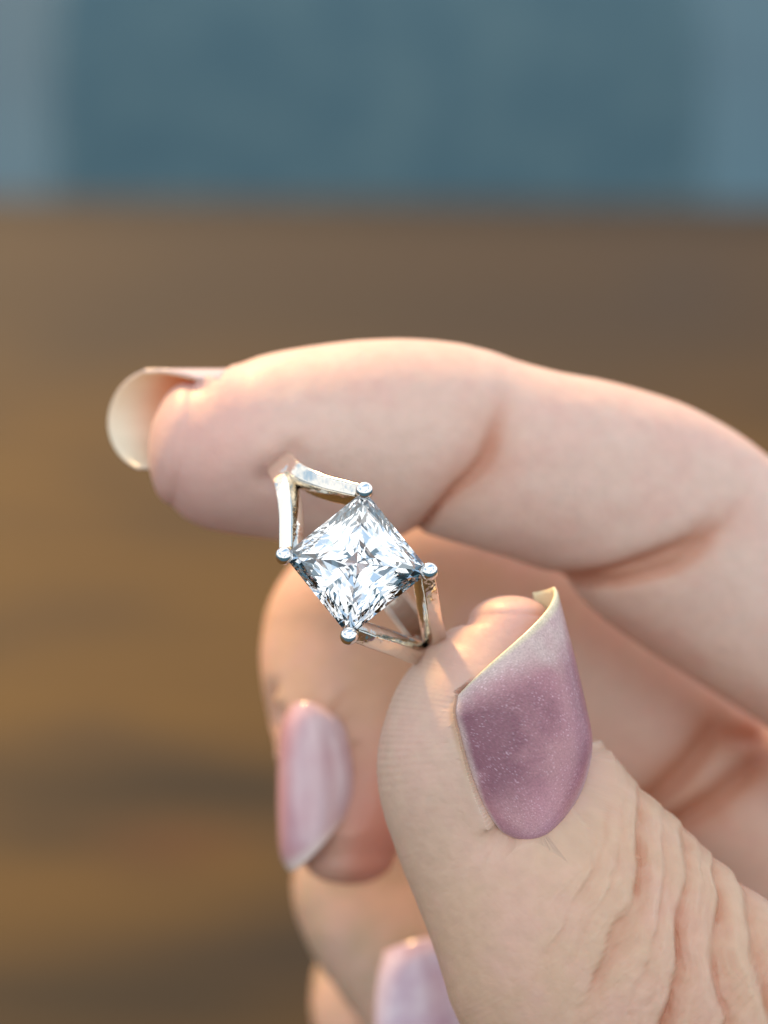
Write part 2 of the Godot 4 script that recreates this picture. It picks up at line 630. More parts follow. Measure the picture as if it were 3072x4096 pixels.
func build_ring() -> void:
	var e1 := Vector3(0.628, -0.778, 0).normalized()
	var e2 := Vector3(0.778, 0.628, 0).normalized()
	var local := Transform3D(Basis(e1 * MM, e2 * MM, Vector3.BACK * MM), Vector3(-2.12, -4.01, 0) * MM)
	var r := base("diamond_ring", frame * local)
	tag(r, "silver split-band ring with a square clear stone held between thumb and index finger", "ring")
	var metal := std(Color(0.80, 0.75, 0.67), 0.13, 1.0)
	metal.roughness = 0.09
	var nz := FastNoiseLite.new()
	nz.seed = 8
	nz.frequency = 0.02
	nz.fractal_octaves = 3
	var nt := NoiseTexture2D.new()
	nt.width = 256
	nt.height = 256
	nt.seamless = true
	nt.noise = nz
	metal.heightmap_enabled = true
	metal.heightmap_texture = nt
	metal.heightmap_scale = 0.003
	metal.uv1_triplanar = true
	metal.uv1_scale = Vector3(0.2, 0.2, 0.2)
	# band: from one split round the back to the other
	var path := PackedVector3Array()
	var side := PackedVector3Array()
	var sc := PackedVector2Array()
	for i in 61:
		var a := deg_to_rad(lerpf(80.0, 301.0, i / 60.0))
		path.append(Vector3((RO - 0.6) * sin(a), 0, RC + (RO - 0.6) * cos(a)))
		side.append(Vector3.UP)
		var back := absf(i / 60.0 - 0.5) * 2.0
		sc.append(Vector2(lerpf(0.8, 1.0, smoothstep(0.55, 1.0, back)), 1.0))
	put(r, "band", sweep(path, side, rounded_section(2.8, 1.25, 0.3), sc), metal)
	# split strands
	for sa in [-1, 1]:
		for sb in [-1, 1]:
			path = PackedVector3Array()
			side = PackedVector3Array()
			sc = PackedVector2Array()
			var ctl := [
				Vector3(sa * 9.35, sb * 0.72, RC + 4.3), Vector3(sa * 8.9, sb * 0.80, RC + 5.3), Vector3(sa * 8.2, sb * 0.98, RC + 6.5),
				Vector3(sa * 7.2, sb * 1.45, RC + 7.9), Vector3(sa * 6.05, sb * 2.15, RC + 9.2), Vector3(sa * 4.85, sb * 3.05, RC + 10.5), Vector3(sa * 3.9, sb * 3.75, RC + 11.6)]
			if sa > 0:   # on the thumb's side the two strands run further before they join
				ctl = [
					Vector3(10.25, sb * 0.64, RC + 1.0), Vector3(10.0, sb * 0.70, RC + 2.4), Vector3(9.35, sb * 0.92, RC + 4.5),
					Vector3(8.3, sb * 1.4, RC + 6.6), Vector3(6.9, sb * 2.1, RC + 8.6), Vector3(5.3, sb * 3.0, RC + 10.3), Vector3(3.9, sb * 3.75, RC + 11.6)]
			for i in 37:
				var s := i / 36.0 * (ctl.size() - 1)
				var k := clampi(int(s), 0, ctl.size() - 2)
				var p0: Vector3 = ctl[maxi(k - 1, 0)]
				var p3: Vector3 = ctl[mini(k + 2, ctl.size() - 1)]
				path.append(catmull(p0, ctl[k], ctl[k + 1], p3, s - k))
				side.append(Vector3(0.25 * sa * sb, 1, 0))
				sc.append(Vector2(lerpf(0.9, 0.8, i / 36.0), lerpf(0.8, 1.05, smoothstep(0, 0.5, i / 36.0))))
			put(r, "strand", sweep(path, side, strand_section(sa, sb), sc), metal)
	var shiny := std(Color(0.80, 0.79, 0.78), 0.09, 1.0)
	# claws: a leaning stem and a round bead over each corner of the stone
	var bead := SphereMesh.new()
	bead.radius = 0.71
	bead.height = 1.42
	bead.radial_segments = 40
	bead.rings = 24
	for q in [[-1, 1], [1, 1], [1, -1], [-1, -1]]:
		var p := PackedVector3Array()
		var sd := PackedVector3Array()
		var ss := PackedVector2Array()
		for i in 9:
			var f := i / 8.0
			var reach := lerpf(2.7, 4.12, pow(f, 0.75))
			p.append(Vector3(q[0] * reach, q[1] * reach, lerpf(-4.2, 0.55, f)))
			sd.append(Vector3(q[0], -q[1], 0))
			ss.append(Vector2.ONE * lerpf(0.8, 1.0, f))
		var c := put(r, "claw", sweep(p, sd, rounded_section(1.15, 1.15, 0.5, 5), ss), metal)
		var b := put(c, "bead", bead, shiny)
		b.position = Vector3(q[0] * 4.02, q[1] * 4.02, 0.62)
	# gallery under the stone
	var gp := PackedVector3Array()
	var gs := PackedVector3Array()
	var gc := PackedVector2Array()
	for i in 64:
		var a := TAU * i / 64
		var s := 3.0 / maxf(absf(cos(a)), absf(sin(a)))
		s = minf(s, 3.9)
		gp.append(Vector3(cos(a) * s, sin(a) * s, -2.9))
		gs.append(Vector3(cos(a), sin(a), 0))
		gc.append(Vector2.ONE)
	put(r, "gallery", sweep(gp, gs, rounded_section(0.7, 0.9, 0.2), gc, true), metal)
	build_stone(r)


func strand_section(sa: int, sb: int) -> PackedVector2Array:
	# narrow outer face, a wall that slopes into the gap
	var out := PackedVector2Array()
	for q in [[0.80, 0.50], [0.74, 0.68], [0.58, 0.78], [-0.50, 0.80], [-0.64, 0.74], [-0.72, 0.62], [-0.92, 0.38], [-1.08, 0.1], [-1.2, -0.2], [-1.26, -0.52], [-1.24, -0.75], [-1.1, -0.9], [0.62, -0.9], [0.76, -0.74], [0.80, -0.5]]:
		out.append(Vector2(q[0] * sb, q[1] * -sa))
	return out


func build_stone(r: Node3D) -> void:
	# square brilliant: small table, stepped crown, pavilion of folded chevrons running down to the culet
	var rng := RandomNumberGenerator.new()
	rng.seed = 4
	var t: Array[Vector3] = []
	var h := STONE
	var girdle := 0.10
	var culet := Vector3(0, 0, -3.75)
	var levels := 6
	var ridge: Array[PackedVector3Array] = []
	for k in 4:
		var b := Basis(Vector3.BACK, PI / 2.0 * k)
		var line := PackedVector3Array()
		for i in levels + 1:
			var f := float(i) / levels
			var z := -3.75 * (0.55 * sin(f * PI / 2.0) + 0.45 * f)
			var jit := Vector3(rng.randf_range(-1, 1), rng.randf_range(-1, 1), rng.randf_range(-1, 1)) * (0.05 if i > 0 and i < levels else 0.0)
			line.append(b * Vector3(-h * (1.0 - f), -h * (1.0 - f), z) + jit)
		ridge.append(line)
	for k in 4:
		var b := Basis(Vector3.BACK, PI / 2.0 * k)
		var A := b * Vector3(-h, -h, 0)
		var B := b * Vector3(h, -h, 0)
		var up := Vector3(0, 0, girdle)
		var m0 := b * Vector3(0, -h, 0)
		t.append_array([A, m0, A + up, m0, m0 + up, A + up, m0, B, m0 + up, B, B + up, m0 + up])
		# pavilion
		var ra := ridge[k]
		var rb := ridge[(k + 1) % 4]
		var mids := PackedVector3Array()
		var quarter_a := PackedVector3Array()
		var quarter_b := PackedVector3Array()
		for i in levels + 1:
			var f := float(i) / levels
			var z := -3.75 * (0.55 * sin(f * PI / 2.0) + 0.45 * f)
			var jit := Vector3(0, 0, rng.randf_range(-0.07, 0.07) if i > 0 and i < levels else 0.0)
			mids.append(b * Vector3(0, -h * (1.0 - f), z) + jit)
			quarter_a.append(ra[i].lerp(mids[i], 0.52) + b * Vector3(0, -0.06, -0.05) * sin(f * PI))
			quarter_b.append(rb[i].lerp(mids[i], 0.52) + b * Vector3(0, -0.06, -0.05) * sin(f * PI))
		for i in levels:
			# folds run from the ridge down to the middle of the side
			t.append_array([ra[i], quarter_a[i], quarter_a[i + 1], ra[i], quarter_a[i + 1], ra[i + 1]])
			t.append_array([quarter_a[i], mids[i], mids[i + 1], quarter_a[i], mids[i + 1], quarter_a[i + 1]])
			t.append_array([rb[i], quarter_b[i + 1], quarter_b[i], rb[i], rb[i + 1], quarter_b[i + 1]])
			t.append_array([quarter_b[i], mids[i + 1], mids[i], quarter_b[i], quarter_b[i + 1], mids[i + 1]])
		# crown
		var tab := h * 0.56
		var TA := b * Vector3(-tab, -tab, 1.0)
		var TB := b * Vector3(tab, -tab, 1.0)
		var S0 := b * Vector3(-h * 0.80, -h * 0.80, 0.66)
		var S1 := b * Vector3(h * 0.80, -h * 0.80, 0.66)
		var e0 := b * Vector3(-h * 0.5, -h, girdle)
		var e1 := b * Vector3(h * 0.5, -h, girdle)
		var c0 := b * Vector3(-h * 0.36, -h * 0.84, 0.63)
		var c1 := b * Vector3(h * 0.36, -h * 0.84, 0.63)
		var cm := b * Vector3(0, -h * 0.71, 0.88)
		t.append_array([A + up, e0, S0, e0, c0, S0, e0, e1, c0, e1, c1, c0, e1, S1, c1, e1, B + up, S1])
		t.append_array([S0, c0, TA, c0, cm, TA, c0, c1, cm, c1, TB, cm, c1, S1, TB, TA, cm, TB])
		t.append_array([TA, TB, Vector3(0, 0, 1.0)])
	var g := StandardMaterial3D.new()
	g.albedo_color = Color(1, 1, 1, 0)
	g.transparency = BaseMaterial3D.TRANSPARENCY_ALPHA
	g.refraction_enabled = true
	g.refraction_scale = 0.14
	g.roughness = 0.0
	g.metallic_specular = 0.5
	put(r, "gemstone", flat_mesh(t), g)


# ------------------------------------------------------------------ the hand: a distance field meshed as one surface
func add_finger(rows: Array, caps: Vector2) -> void:
	var P := PackedVector3Array()
	var R := PackedVector3Array()
	var A := PackedFloat32Array()
	var F := PackedFloat32Array()
	var K := PackedFloat32Array()
	var n := (rows.size() - 1) * SUB + 1
	for i in n:
		var q := sample_rows(rows, float(i) / SUB)
		P.append(Vector3((q[0] + q[2]) * 0.5, (q[1] + q[3]) * 0.5, q[4]))
		var ac := Vector3(q[2] - q[0], q[3] - q[1], 0)
		R.append(ac)
		A.append(ac.length() * 0.5)
		F.append(q[5])
		K.append(q[6])
	var T := PackedVector3Array()
	var N := PackedVector3Array()
	var B := PackedVector3Array()
	for i in n:
		var t := (P[mini(i + 7, n - 1)] - P[maxi(i - 7, 0)]).normalized()
		var x := (R[i] - t * R[i].dot(t)).normalized()
		var b := t.cross(x)
		if b.z < 0.0: b = -b
		T.append(t)
		N.append(x)
		B.append(b)
	fP.append(P)
	fT.append(T)
	fN.append(N)
	fB.append(B)
	fA.append(A)
	fF.append(F)
	fK.append(K)
	fC.append(caps)


func fd(k: int, p: Vector3, lo: int, hi: int) -> float:
	var pts := fP[k]
	var n := pts.size()
	lo = maxi(lo, 0)
	hi = mini(hi, n - 1)
	var best := 1e18
	var bi := lo
	for i in range(lo, hi + 1):
		var q := p.distance_squared_to(pts[i])
		if q < best:
			best = q
			bi = i
	r_i = bi
	var i0 := bi
	var f := 0.0
	var tau := 0.0
	var near := 1e18
	if bi < n - 1:
		var ab := pts[bi + 1] - pts[bi]
		var g := (p - pts[bi]).dot(ab) / ab.length_squared()
		f = clampf(g, 0.0, 1.0)
		near = p.distance_squared_to(pts[bi] + ab * f)
		if bi == 0 and g < 0.0: tau = g * ab.length() / fC[k].x
	if bi > 0:
		var ab := pts[bi] - pts[bi - 1]
		var g := (p - pts[bi - 1]).dot(ab) / ab.length_squared()
		var h := clampf(g, 0.0, 1.0)
		if p.distance_squared_to(pts[bi - 1] + ab * h) < near:
			i0 = bi - 1
			f = h
		if bi == n - 1 and g > 1.0: tau = (g - 1.0) * ab.length() / fC[k].y
	var i1 := mini(i0 + 1, n - 1)
	var d := p - pts[i0].lerp(pts[i1], f)
	var x := d.dot(fN[k][i0].lerp(fN[k][i1], f)) / lerpf(fA[k][i0], fA[k][i1], f)
	var y := d.dot(fB[k][i0].lerp(fB[k][i1], f))
	var by := lerpf(fF[k][i0], fF[k][i1], f) if y > 0.0 else lerpf(fK[k][i0], fK[k][i1], f)
	y /= by
	r_t = (i0 + f) / SUB
	r_x = x
	r_y = y
	var r := sqrt(x * x + y * y + tau * tau)
	if r < 0.25:
		return (r - 1.0) * by
	return (r - 1.0) * d.length() / r


func bump(v: float, w: float) -> float:
	v /= w
	return exp(-v * v)


# folds of the skin, in mm inwards; r_t runs along the finger, r_x across it (-1 .. 1), r_y towards the front
func folds(k: int, p: Vector3) -> float:
	var out := 0.0
	if k == K_THUMB:
		if r_y > -0.5 and r_t > 4.5:
			var a := clampf(1.0 - r_x, -0.1, 2.2)
			var w := r_t - (3.4 * a if a < 0.6 else 2.04 + 1.85 * (a - 0.6)) + 0.22 * warp.get_noise_3dv(p * 0.5)
			var near := smoothstep(1.7, 0.7, a) * smoothstep(-0.5, 0.0, r_y) * (0.55 + 0.45 * smoothstep(0.05, 0.4, a)) * smoothstep(5.6, 7.0, r_t)
			for f in WRINKLES:
				var q: float = w - f[0]
				if absf(q) < 1.6:
					var soft := exp(-q * q / (f[1] * f[1])) if q < 0.0 else 0.55 * exp(-q / (f[1] * 2.0)) + 0.45 * exp(-q * q / 0.2)
					out += f[2] * soft * near * (0.85 + 0.7 * warp.get_noise_3dv(p * 0.8 + Vector3(f[0] * 9.0, 0, 0)))
			var knuckle := near * smoothstep(6.8, 8.5, r_t) * smoothstep(-0.2, 0.4, r_y) * smoothstep(5.0, 6.2, w)
			out += knuckle * 0.16 * fine.get_noise_3dv(Vector3(w * 3.2, r_x * 6.0, 3.0))
			out += knuckle * 0.075 * fine.get_noise_3dv(Vector3(w * 11.0 + 2.0 * warp.get_noise_3dv(p), r_x * 11.0, 7.0))
			out += 0.02 * fine.get_noise_3dv(p * 1.6)
	elif k == K_INDEX:
		if r_y > -0.6:
			var front := smoothstep(-0.6, 0.2, r_y)
			var xp := maxf(r_x, 0.0)
			var w := r_t - 7.75 + 1.7 * xp * xp + 0.12 * warp.get_noise_3dv(p * 0.3)
			out += front * smoothstep(-0.85, 0.2, r_x) * (0.5 * bump(w, 0.18) + 0.45 * bump(w, 0.6))
			xp = maxf(r_x + 0.25, 0.0)
			w = r_t - 12.3 + 1.2 * xp * xp + 0.2 * warp.get_noise_3dv(p * 0.3)
			out += front * smoothstep(-0.7, 0.6, r_x) * (0.6 * bump(w, 0.2) + 0.4 * bump(w, 0.5))
			w = r_t - 11.85 + 1.1 * xp * xp - 0.15 * warp.get_noise_3dv(p * 0.3)
			out += front * smoothstep(-0.4, 0.5, r_x) * (0.6 * bump(w, 0.18) + 0.3 * bump(w, 0.4))
			out += 0.12 * warp.get_noise_3dv(p * 0.4) * front
	else:
		if p.z > -52.0 and p.x > 16.0:
			var deep := 0.0
			for c in CREASES:
				var ab := Vector2(c[2] - c[0], c[3] - c[1])
				var ap := Vector2(p.x - c[0], p.y - c[1])
				var g := clampf(ap.dot(ab) / ab.length_squared(), 0.0, 1.0)
				var q := ap.distance_to(ab * g)
				if q < 5.0: deep = maxf(deep, c[4] * (0.55 * bump(q, 0.9) + 0.45 * bump(q, 2.4)))
			out += deep
	return out


# thumb folds: place along the finger, sharpness, depth (mm)
const WRINKLES := [[6.2, 0.08, 0.16], [6.75, 0.07, 0.12], [7.3, 0.11, 0.62], [8.1, 0.08, 0.2], [8.76, 0.12, 0.78], [9.3, 0.08, 0.14], [9.86, 0.12, 0.8], [10.85, 0.13, 0.65]]
# creases of the palm side: from x y, to x y, depth (mm)
const CREASES := [[25.09, -27.86, 28.14, -24.77, 1.6], [28.14, -24.77, 31.20, -21.10, 1.5], [31.20, -21.10, 35.34, -21.97, 1.2], [27.05, -30.26, 30.93, -27.77, 1.6], [30.93, -27.77, 35.34, -24.37, 1.4]]


func smin(a: float, b: float, k: float) -> float:
	var h := maxf(k - absf(a - b), 0.0) / k
	return minf(a, b) - h * h * k * 0.25


func field(p: Vector3, cand: PackedInt32Array) -> float:
	var d := 1e9
	var palm := 1e9
	var mn := 1e9
	var j := 0
	while j < cand.size():
		var k := cand[j]
		var v := fd(k, p, cand[j + 1], cand[j + 2])
		r_disp = 0.0
		if absf(v) < 3.0:
			r_disp = folds(k, p)
			v += r_disp
		if v < mn:
			mn = v
			m_k = k
			m_t = r_t
			m_x = r_x
			m_y = r_y
			m_disp = r_disp
		if k == K_PALM:
			palm = v
		else:
			d = smin(d, v, 0.9)
		j += 3
	d = smin(d, palm, 5.0)
	# the ring presses into the pads
	var rp := p - Vector3(-2.12, -4.01, RC)
	var along := rp.dot(Vector3(0.628, -0.778, 0))
	var wide := rp.dot(Vector3(0.778, 0.628, 0))
	var rad := sqrt(along * along + rp.z * rp.z)
	var q := Vector2(rad - RO + 0.6, maxf(absf(wide) - 1.3, 0.0)).length()
	if q < 3.0 and rp.z < 2.0:
		d += 0.75 * exp(-q * q / 1.3)
	return d


const CELL := 0.6
const ORG := Vector3(-30, -112, -84)


func build_hand() -> void:
	var t0 := Time.get_ticks_msec()
	for nz in [[warp, 0.25, 21], [fine, 0.5, 33], [mott, 0.12, 45]]:
		nz[0].noise_type = FastNoiseLite.TYPE_SIMPLEX_SMOOTH
		nz[0].frequency = nz[1]
		nz[0].seed = nz[2]
		nz[0].fractal_octaves = 3
	add_finger(THUMB, Vector2(2.1, 8))
	add_finger(INDEX, Vector2(2.7, 6))
	add_finger(MIDDLE, Vector2(2.4, 6))
	add_finger(RING, Vector2(2.4, 6))
	add_finger(PINKY, Vector2(2.0, 6))
	add_finger(PALM, Vector2(8, 8))

	# 1. cells near the surface, halving a coarse grid
	var cells: Array[Vector3i] = []
	var cands: Array[PackedInt32Array] = []
	var full := PackedInt32Array()
	for k in 6: full.append_array([k, 0, 999])
	var size := CELL * 8.0
	for x in 32:
		for y in 30:
			for z in 20:
				cells.append(Vector3i(x, y, z))
				cands.append(full)
	var windows := [22, 14, 11, 9]
	for level in 4:
		var nc: Array[Vector3i] = []
		var nn: Array[PackedInt32Array] = []
		var half := size * 0.5
		var diag := half * 1.7321
		for ci in cells.size():
			var c := ORG + (Vector3(cells[ci]) + Vector3.ONE * 0.5) * size
			var cand := cands[ci]
			var ds := PackedFloat32Array()
			var ii := PackedInt32Array()
			var mn := 1e9
			var j := 0
			while j < cand.size():
				var d := fd(cand[j], c, cand[j + 1], cand[j + 2])
				ds.append(d)
				ii.append(r_i)
				mn = minf(mn, d)
				j += 3
			if absf(mn) > diag * 1.45 + 1.6: continue
			var keep := PackedInt32Array()
			var w: int = windows[level]
			for q in ds.size():
				if ds[q] < mn + 2.2 * diag + (5.0 if cand[q * 3] == K_PALM else 1.5):
					keep.append_array([cand[q * 3], ii[q] - w, ii[q] + w])
			if level == 3:
				nc.append(cells[ci])
				nn.append(keep)
			else:
				for o in 8:
					nc.append(cells[ci] * 2 + Vector3i(o & 1, (o >> 1) & 1, o >> 2))
					nn.append(keep)
		cells = nc
		cands = nn
		if level < 3: size *= 0.5
	print("cells ", cells.size(), " ", Time.get_ticks_msec() - t0)

	# 2. surface nets
	var val := {}
	var vert_of := {}
	var v := PackedVector3Array()
	var vc: Array[PackedInt32Array] = []
	var cell_at := {}
	var off: Array[Vector3i] = []
	for o in 8: off.append(Vector3i(o & 1, (o >> 1) & 1, o >> 2))
	var edges := [[0, 1], [2, 3], [4, 5], [6, 7], [0, 2], [1, 3], [4, 6], [5, 7], [0, 4], [1, 5], [2, 6], [3, 7]]
	for ci in cells.size():
		var c := cells[ci]
		var vals := PackedFloat32Array()
		var neg := 0
		for o in 8:
			var q := c + off[o]
			var key := q.x + (q.y << 12) + (q.z << 24)
			var d: float
			if val.has(key):
				d = val[key]
			else:
				d = field(ORG + Vector3(q) * CELL, cands[ci])
				val[key] = d
			vals.append(d)
			if d < 0.0: neg += 1
		if neg == 0 or neg == 8: continue
		var sum := Vector3.ZERO
		var cnt := 0
		for e in edges:
			var a: float = vals[e[0]]
			var b: float = vals[e[1]]
			if (a < 0.0) != (b < 0.0):
				sum += Vector3(off[e[0]]).lerp(Vector3(off[e[1]]), a / (a - b))
				cnt += 1
		vert_of[c.x + (c.y << 12) + (c.z << 24)] = v.size()
		cell_at[v.size()] = ci
		v.append(ORG + (Vector3(c) + sum / cnt) * CELL)
		vc.append(cands[ci])
	var idx := PackedInt32Array()
	var unit := [1, 1 << 12, 1 << 24]
	for vi in v.size():
		var c := cells[cell_at[vi]]
		var key := c.x + (c.y << 12) + (c.z << 24)
		var d0: float = val[key]
		for ax in 3:
			var d1: float = val[key + unit[ax]]
			if (d0 < 0.0) == (d1 < 0.0): continue
			var u: int = unit[(ax + 1) % 3]
			var w: int = unit[(ax + 2) % 3]
			var a: int = vert_of.get(key, -1)
			var b: int = vert_of.get(key - u, -1)
			var e: int = vert_of.get(key - u - w, -1)
			var f: int = vert_of.get(key - w, -1)
			if a < 0 or b < 0 or e < 0 or f < 0: continue
			if d0 < 0.0: idx.append_array([a, e, b, a, f, e])
			else: idx.append_array([a, b, e, a, e, f])
	print("nets ", v.size(), " ", Time.get_ticks_msec() - t0)
	project(v, vc, 0)

	var nails := make_nails()
	var rim := PackedVector3Array()
	var tg: PackedVector3Array = nails[0].grid
	var tu: int = nails[0].nu
	var tv: int = nails[0].nv
	for j in range(0, tv + 1, 6): rim.append_array([tg[j * (tu + 1)], tg[j * (tu + 1) + tu]])
	for i in range(0, tu + 1, 6): rim.append(tg[i])

	# 3. finer where the picture is sharp
	for level in 3:
		var want := PackedByteArray()
		want.resize(v.size())
		for i in v.size():
			var p := v[i]
			var s := (180.0 - p.z) / 180.0
			if level == 2:
				if p.x > 3.0 and p.x < 19.0 and p.y > -28.0 and p.y < -5.0 and p.z > -8.0:
					for q in rim:
						if p.distance_squared_to(q) < 1.7:
							want[i] = 1
							break
				continue
			if absf(p.x) < 32.0 * s and absf(p.y) < 42.0 * s:
				field(p, vc[i])
				if m_y > -0.75 and (m_k == K_THUMB or (m_k == K_INDEX and level == 0)): want[i] = 1
		var cut := {}
		var ni := PackedInt32Array()
		var first := v.size()
		for t in range(0, idx.size(), 3):
			var tri := [idx[t], idx[t + 1], idx[t + 2]]
			var mids := [-1, -1, -1]
			var n := 0
			for e in 3:
				var a: int = tri[e]
				var b: int = tri[(e + 1) % 3]
				if want[a] and want[b]:
					var key := mini(a, b) * 4194304 + maxi(a, b)
					if not cut.has(key):
						cut[key] = v.size()
						v.append((v[a] + v[b]) * 0.5)
						vc.append(vc[a] if vc[a].size() >= vc[b].size() else vc[b])
					mids[e] = cut[key]
					n += 1
			if n == 0:
				ni.append_array(tri)
			elif n == 3:
				ni.append_array([tri[0], mids[0], mids[2], mids[0], tri[1], mids[1], mids[2], mids[1], tri[2], mids[0], mids[1], mids[2]])
			else:
				for e in 3:
					var a: int = tri[e]
					var b: int = tri[(e + 1) % 3]
					var c: int = tri[(e + 2) % 3]
					if n == 1 and mids[e] >= 0:
						ni.append_array([a, mids[e], c, mids[e], b, c])
					elif n == 2 and mids[e] < 0:
						# edges b-c and c-a are cut
						var p: int = mids[(e + 1) % 3]
						var q: int = mids[(e + 2) % 3]
						ni.append_array([a, b, p, a, p, q, q, p, c])
		idx = ni
		project(v, vc, first)
		print("fine ", v.size(), " ", Time.get_ticks_msec() - t0)

	for na in nails:
		conform(v, na, idx)
	var nrm := smooth_normals(v, idx)

	# 5. colour of the skin, with some shade painted into it
	var col := PackedColorArray()
	col.resize(v.size())
	for i in v.size():
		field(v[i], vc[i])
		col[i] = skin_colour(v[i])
		if edge.has(i):
			# dry pale skin round the root of the nail, a darker line at its side
			var ed: Vector2 = edge[i]
			var dry := exp(-pow(ed.x / 0.45, 2.0)) * smoothstep(0.45, 0.1, ed.y) * clampf(0.6 + fine.get_noise_3dv(v[i] * 2.5), 0.0, 1.0)
			col[i] = col[i].lerp(Color(0.66, 0.57, 0.50), dry * 0.75)
			col[i] = col[i].lerp(Color(0.36, 0.19, 0.09), exp(-pow(ed.x / 0.3, 2.0)) * smoothstep(0.35, 0.55, ed.y) * 0.6)
	var pos := PackedVector3Array()
	pos.resize(v.size())
	for i in v.size(): pos[i] = v[i] * MM
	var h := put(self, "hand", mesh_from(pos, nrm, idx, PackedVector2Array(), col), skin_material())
	h.transform = frame
	tag(h, "hand with mauve painted nails pinching the ring between thumb and index finger", "hand")
	for na in nails:
		var o := put(h, "nail", na.mesh, nail_material(na.dull, na.look))
		if na.label: o.set_meta("label", na.label)
	print("hand ", v.size(), " verts ", idx.size() / 3, " tris ", Time.get_ticks_msec() - t0)


func project(v: PackedVector3Array, vc: Array[PackedInt32Array], first: int) -> void:
	# move points onto the surface
	var e := 0.05
	for i in range(first, v.size()):
		var p := v[i]
		var c := vc[i]
		for step in 2:
			var d := field(p, c)
			if absf(d) < 0.004: break
			var g := Vector3(field(p + Vector3(e, 0, 0), c) - d, field(p + Vector3(0, e, 0), c) - d, field(p + Vector3(0, 0, e), c) - d) / e
			var l := g.length_squared()
			if l < 0.05: break
			p -= g * clampf(d / l, -0.4, 0.4)
		v[i] = p


func skin_colour(p: Vector3) -> Color:
	# pale pink on the palm side of the index, backs and thumb knuckle tanned, browned further as painted shade
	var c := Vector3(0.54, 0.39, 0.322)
	var tan_shade_c := Vector3(0.485, 0.318, 0.218)  # knuckle tan, browned to stand in for the falloff of light
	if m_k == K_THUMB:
		c = c.lerp(tan_shade_c, 0.35 + 0.6 * smoothstep(3.5, 8.0, m_t))
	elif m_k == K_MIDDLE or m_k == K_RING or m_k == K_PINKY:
		c = c.lerp(Vector3(0.52, 0.315, 0.20) if m_k == K_MIDDLE else Vector3(0.36, 0.25, 0.165), 0.85 * smoothstep(11.5, 8.0, m_t) + 0.15)  # ring and pinky darkest: the shadow on them is in the colour
	var mo := mott.get_noise_3dv(p) + 0.5 * fine.get_noise_3dv(p * 0.7)
	c = c.lerp(Vector3(0.54, 0.32, 0.265), clampf(0.35 + mo * 1.2, 0, 1) * 0.42)
	c *= 1.0 + 0.07 * warp.get_noise_3dv(p * 2.3)
	if m_k != K_PALM:
		c = c.lerp(Vector3(0.56, 0.30, 0.26), 0.5 * smoothstep(4.5, 0.3, m_t))
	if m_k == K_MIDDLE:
		c = c.lerp(Vector3(0.50, 0.19, 0.13), 0.75 * smoothstep(3.2, 0.6, m_t) * smoothstep(-0.3, 0.3, m_x))  # fingertip redness, deepened to paint the shadow on the pad
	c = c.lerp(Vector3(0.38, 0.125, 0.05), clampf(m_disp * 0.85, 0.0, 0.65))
	return Color(c.x, c.y, c.z)


func skin_material() -> StandardMaterial3D:
	var m := StandardMaterial3D.new()
	m.vertex_color_use_as_albedo = true
	m.roughness = 0.5
	m.metallic_specular = 0.42
	m.subsurf_scatter_enabled = true
	m.subsurf_scatter_strength = 0.16
	var n := FastNoiseLite.new()
	n.seed = 77
	n.noise_type = FastNoiseLite.TYPE_CELLULAR
	n.cellular_return_type = FastNoiseLite.RETURN_DISTANCE2_SUB
	n.frequency = 0.02
	n.fractal_octaves = 2
	n.domain_warp_enabled = true
	n.domain_warp_amplitude = 12.0
	n.domain_warp_frequency = 0.03
	var t := NoiseTexture2D.new()
	t.width = 512
	t.height = 512
	t.seamless = true
	t.noise = n
	m.heightmap_enabled = true
	m.heightmap_texture = t
	m.heightmap_scale = 0.0042
	m.uv1_triplanar = true
	m.uv1_scale = Vector3(75, 75, 75)
	return m


func nail_material(dull: float, look: int) -> StandardMaterial3D:
	var m := StandardMaterial3D.new()
	m.vertex_color_use_as_albedo = true
	m.roughness = dull
	m.metallic_specular = 0.5
	m.backlight_enabled = true
	m.backlight = Color(0.8, 0.74, 0.62) if look == 1 else Color(0.3, 0.26, 0.22)
	m.clearcoat_enabled = look != 1
	m.clearcoat = 0.3 if look == 0 else 0.6
	m.clearcoat_roughness = 0.22 if look == 0 else 0.12
	var n := FastNoiseLite.new()
	n.seed = 9
	n.frequency = 0.08
	n.fractal_octaves = 3
	var t := NoiseTexture2D.new()
	t.width = 256
	t.height = 256
	t.seamless = true
	t.noise = n
	m.heightmap_enabled = true
	m.heightmap_texture = t
	m.heightmap_scale = 0.003
	m.uv1_triplanar = true
	m.uv1_scale = Vector3(120, 120, 120)
	return m


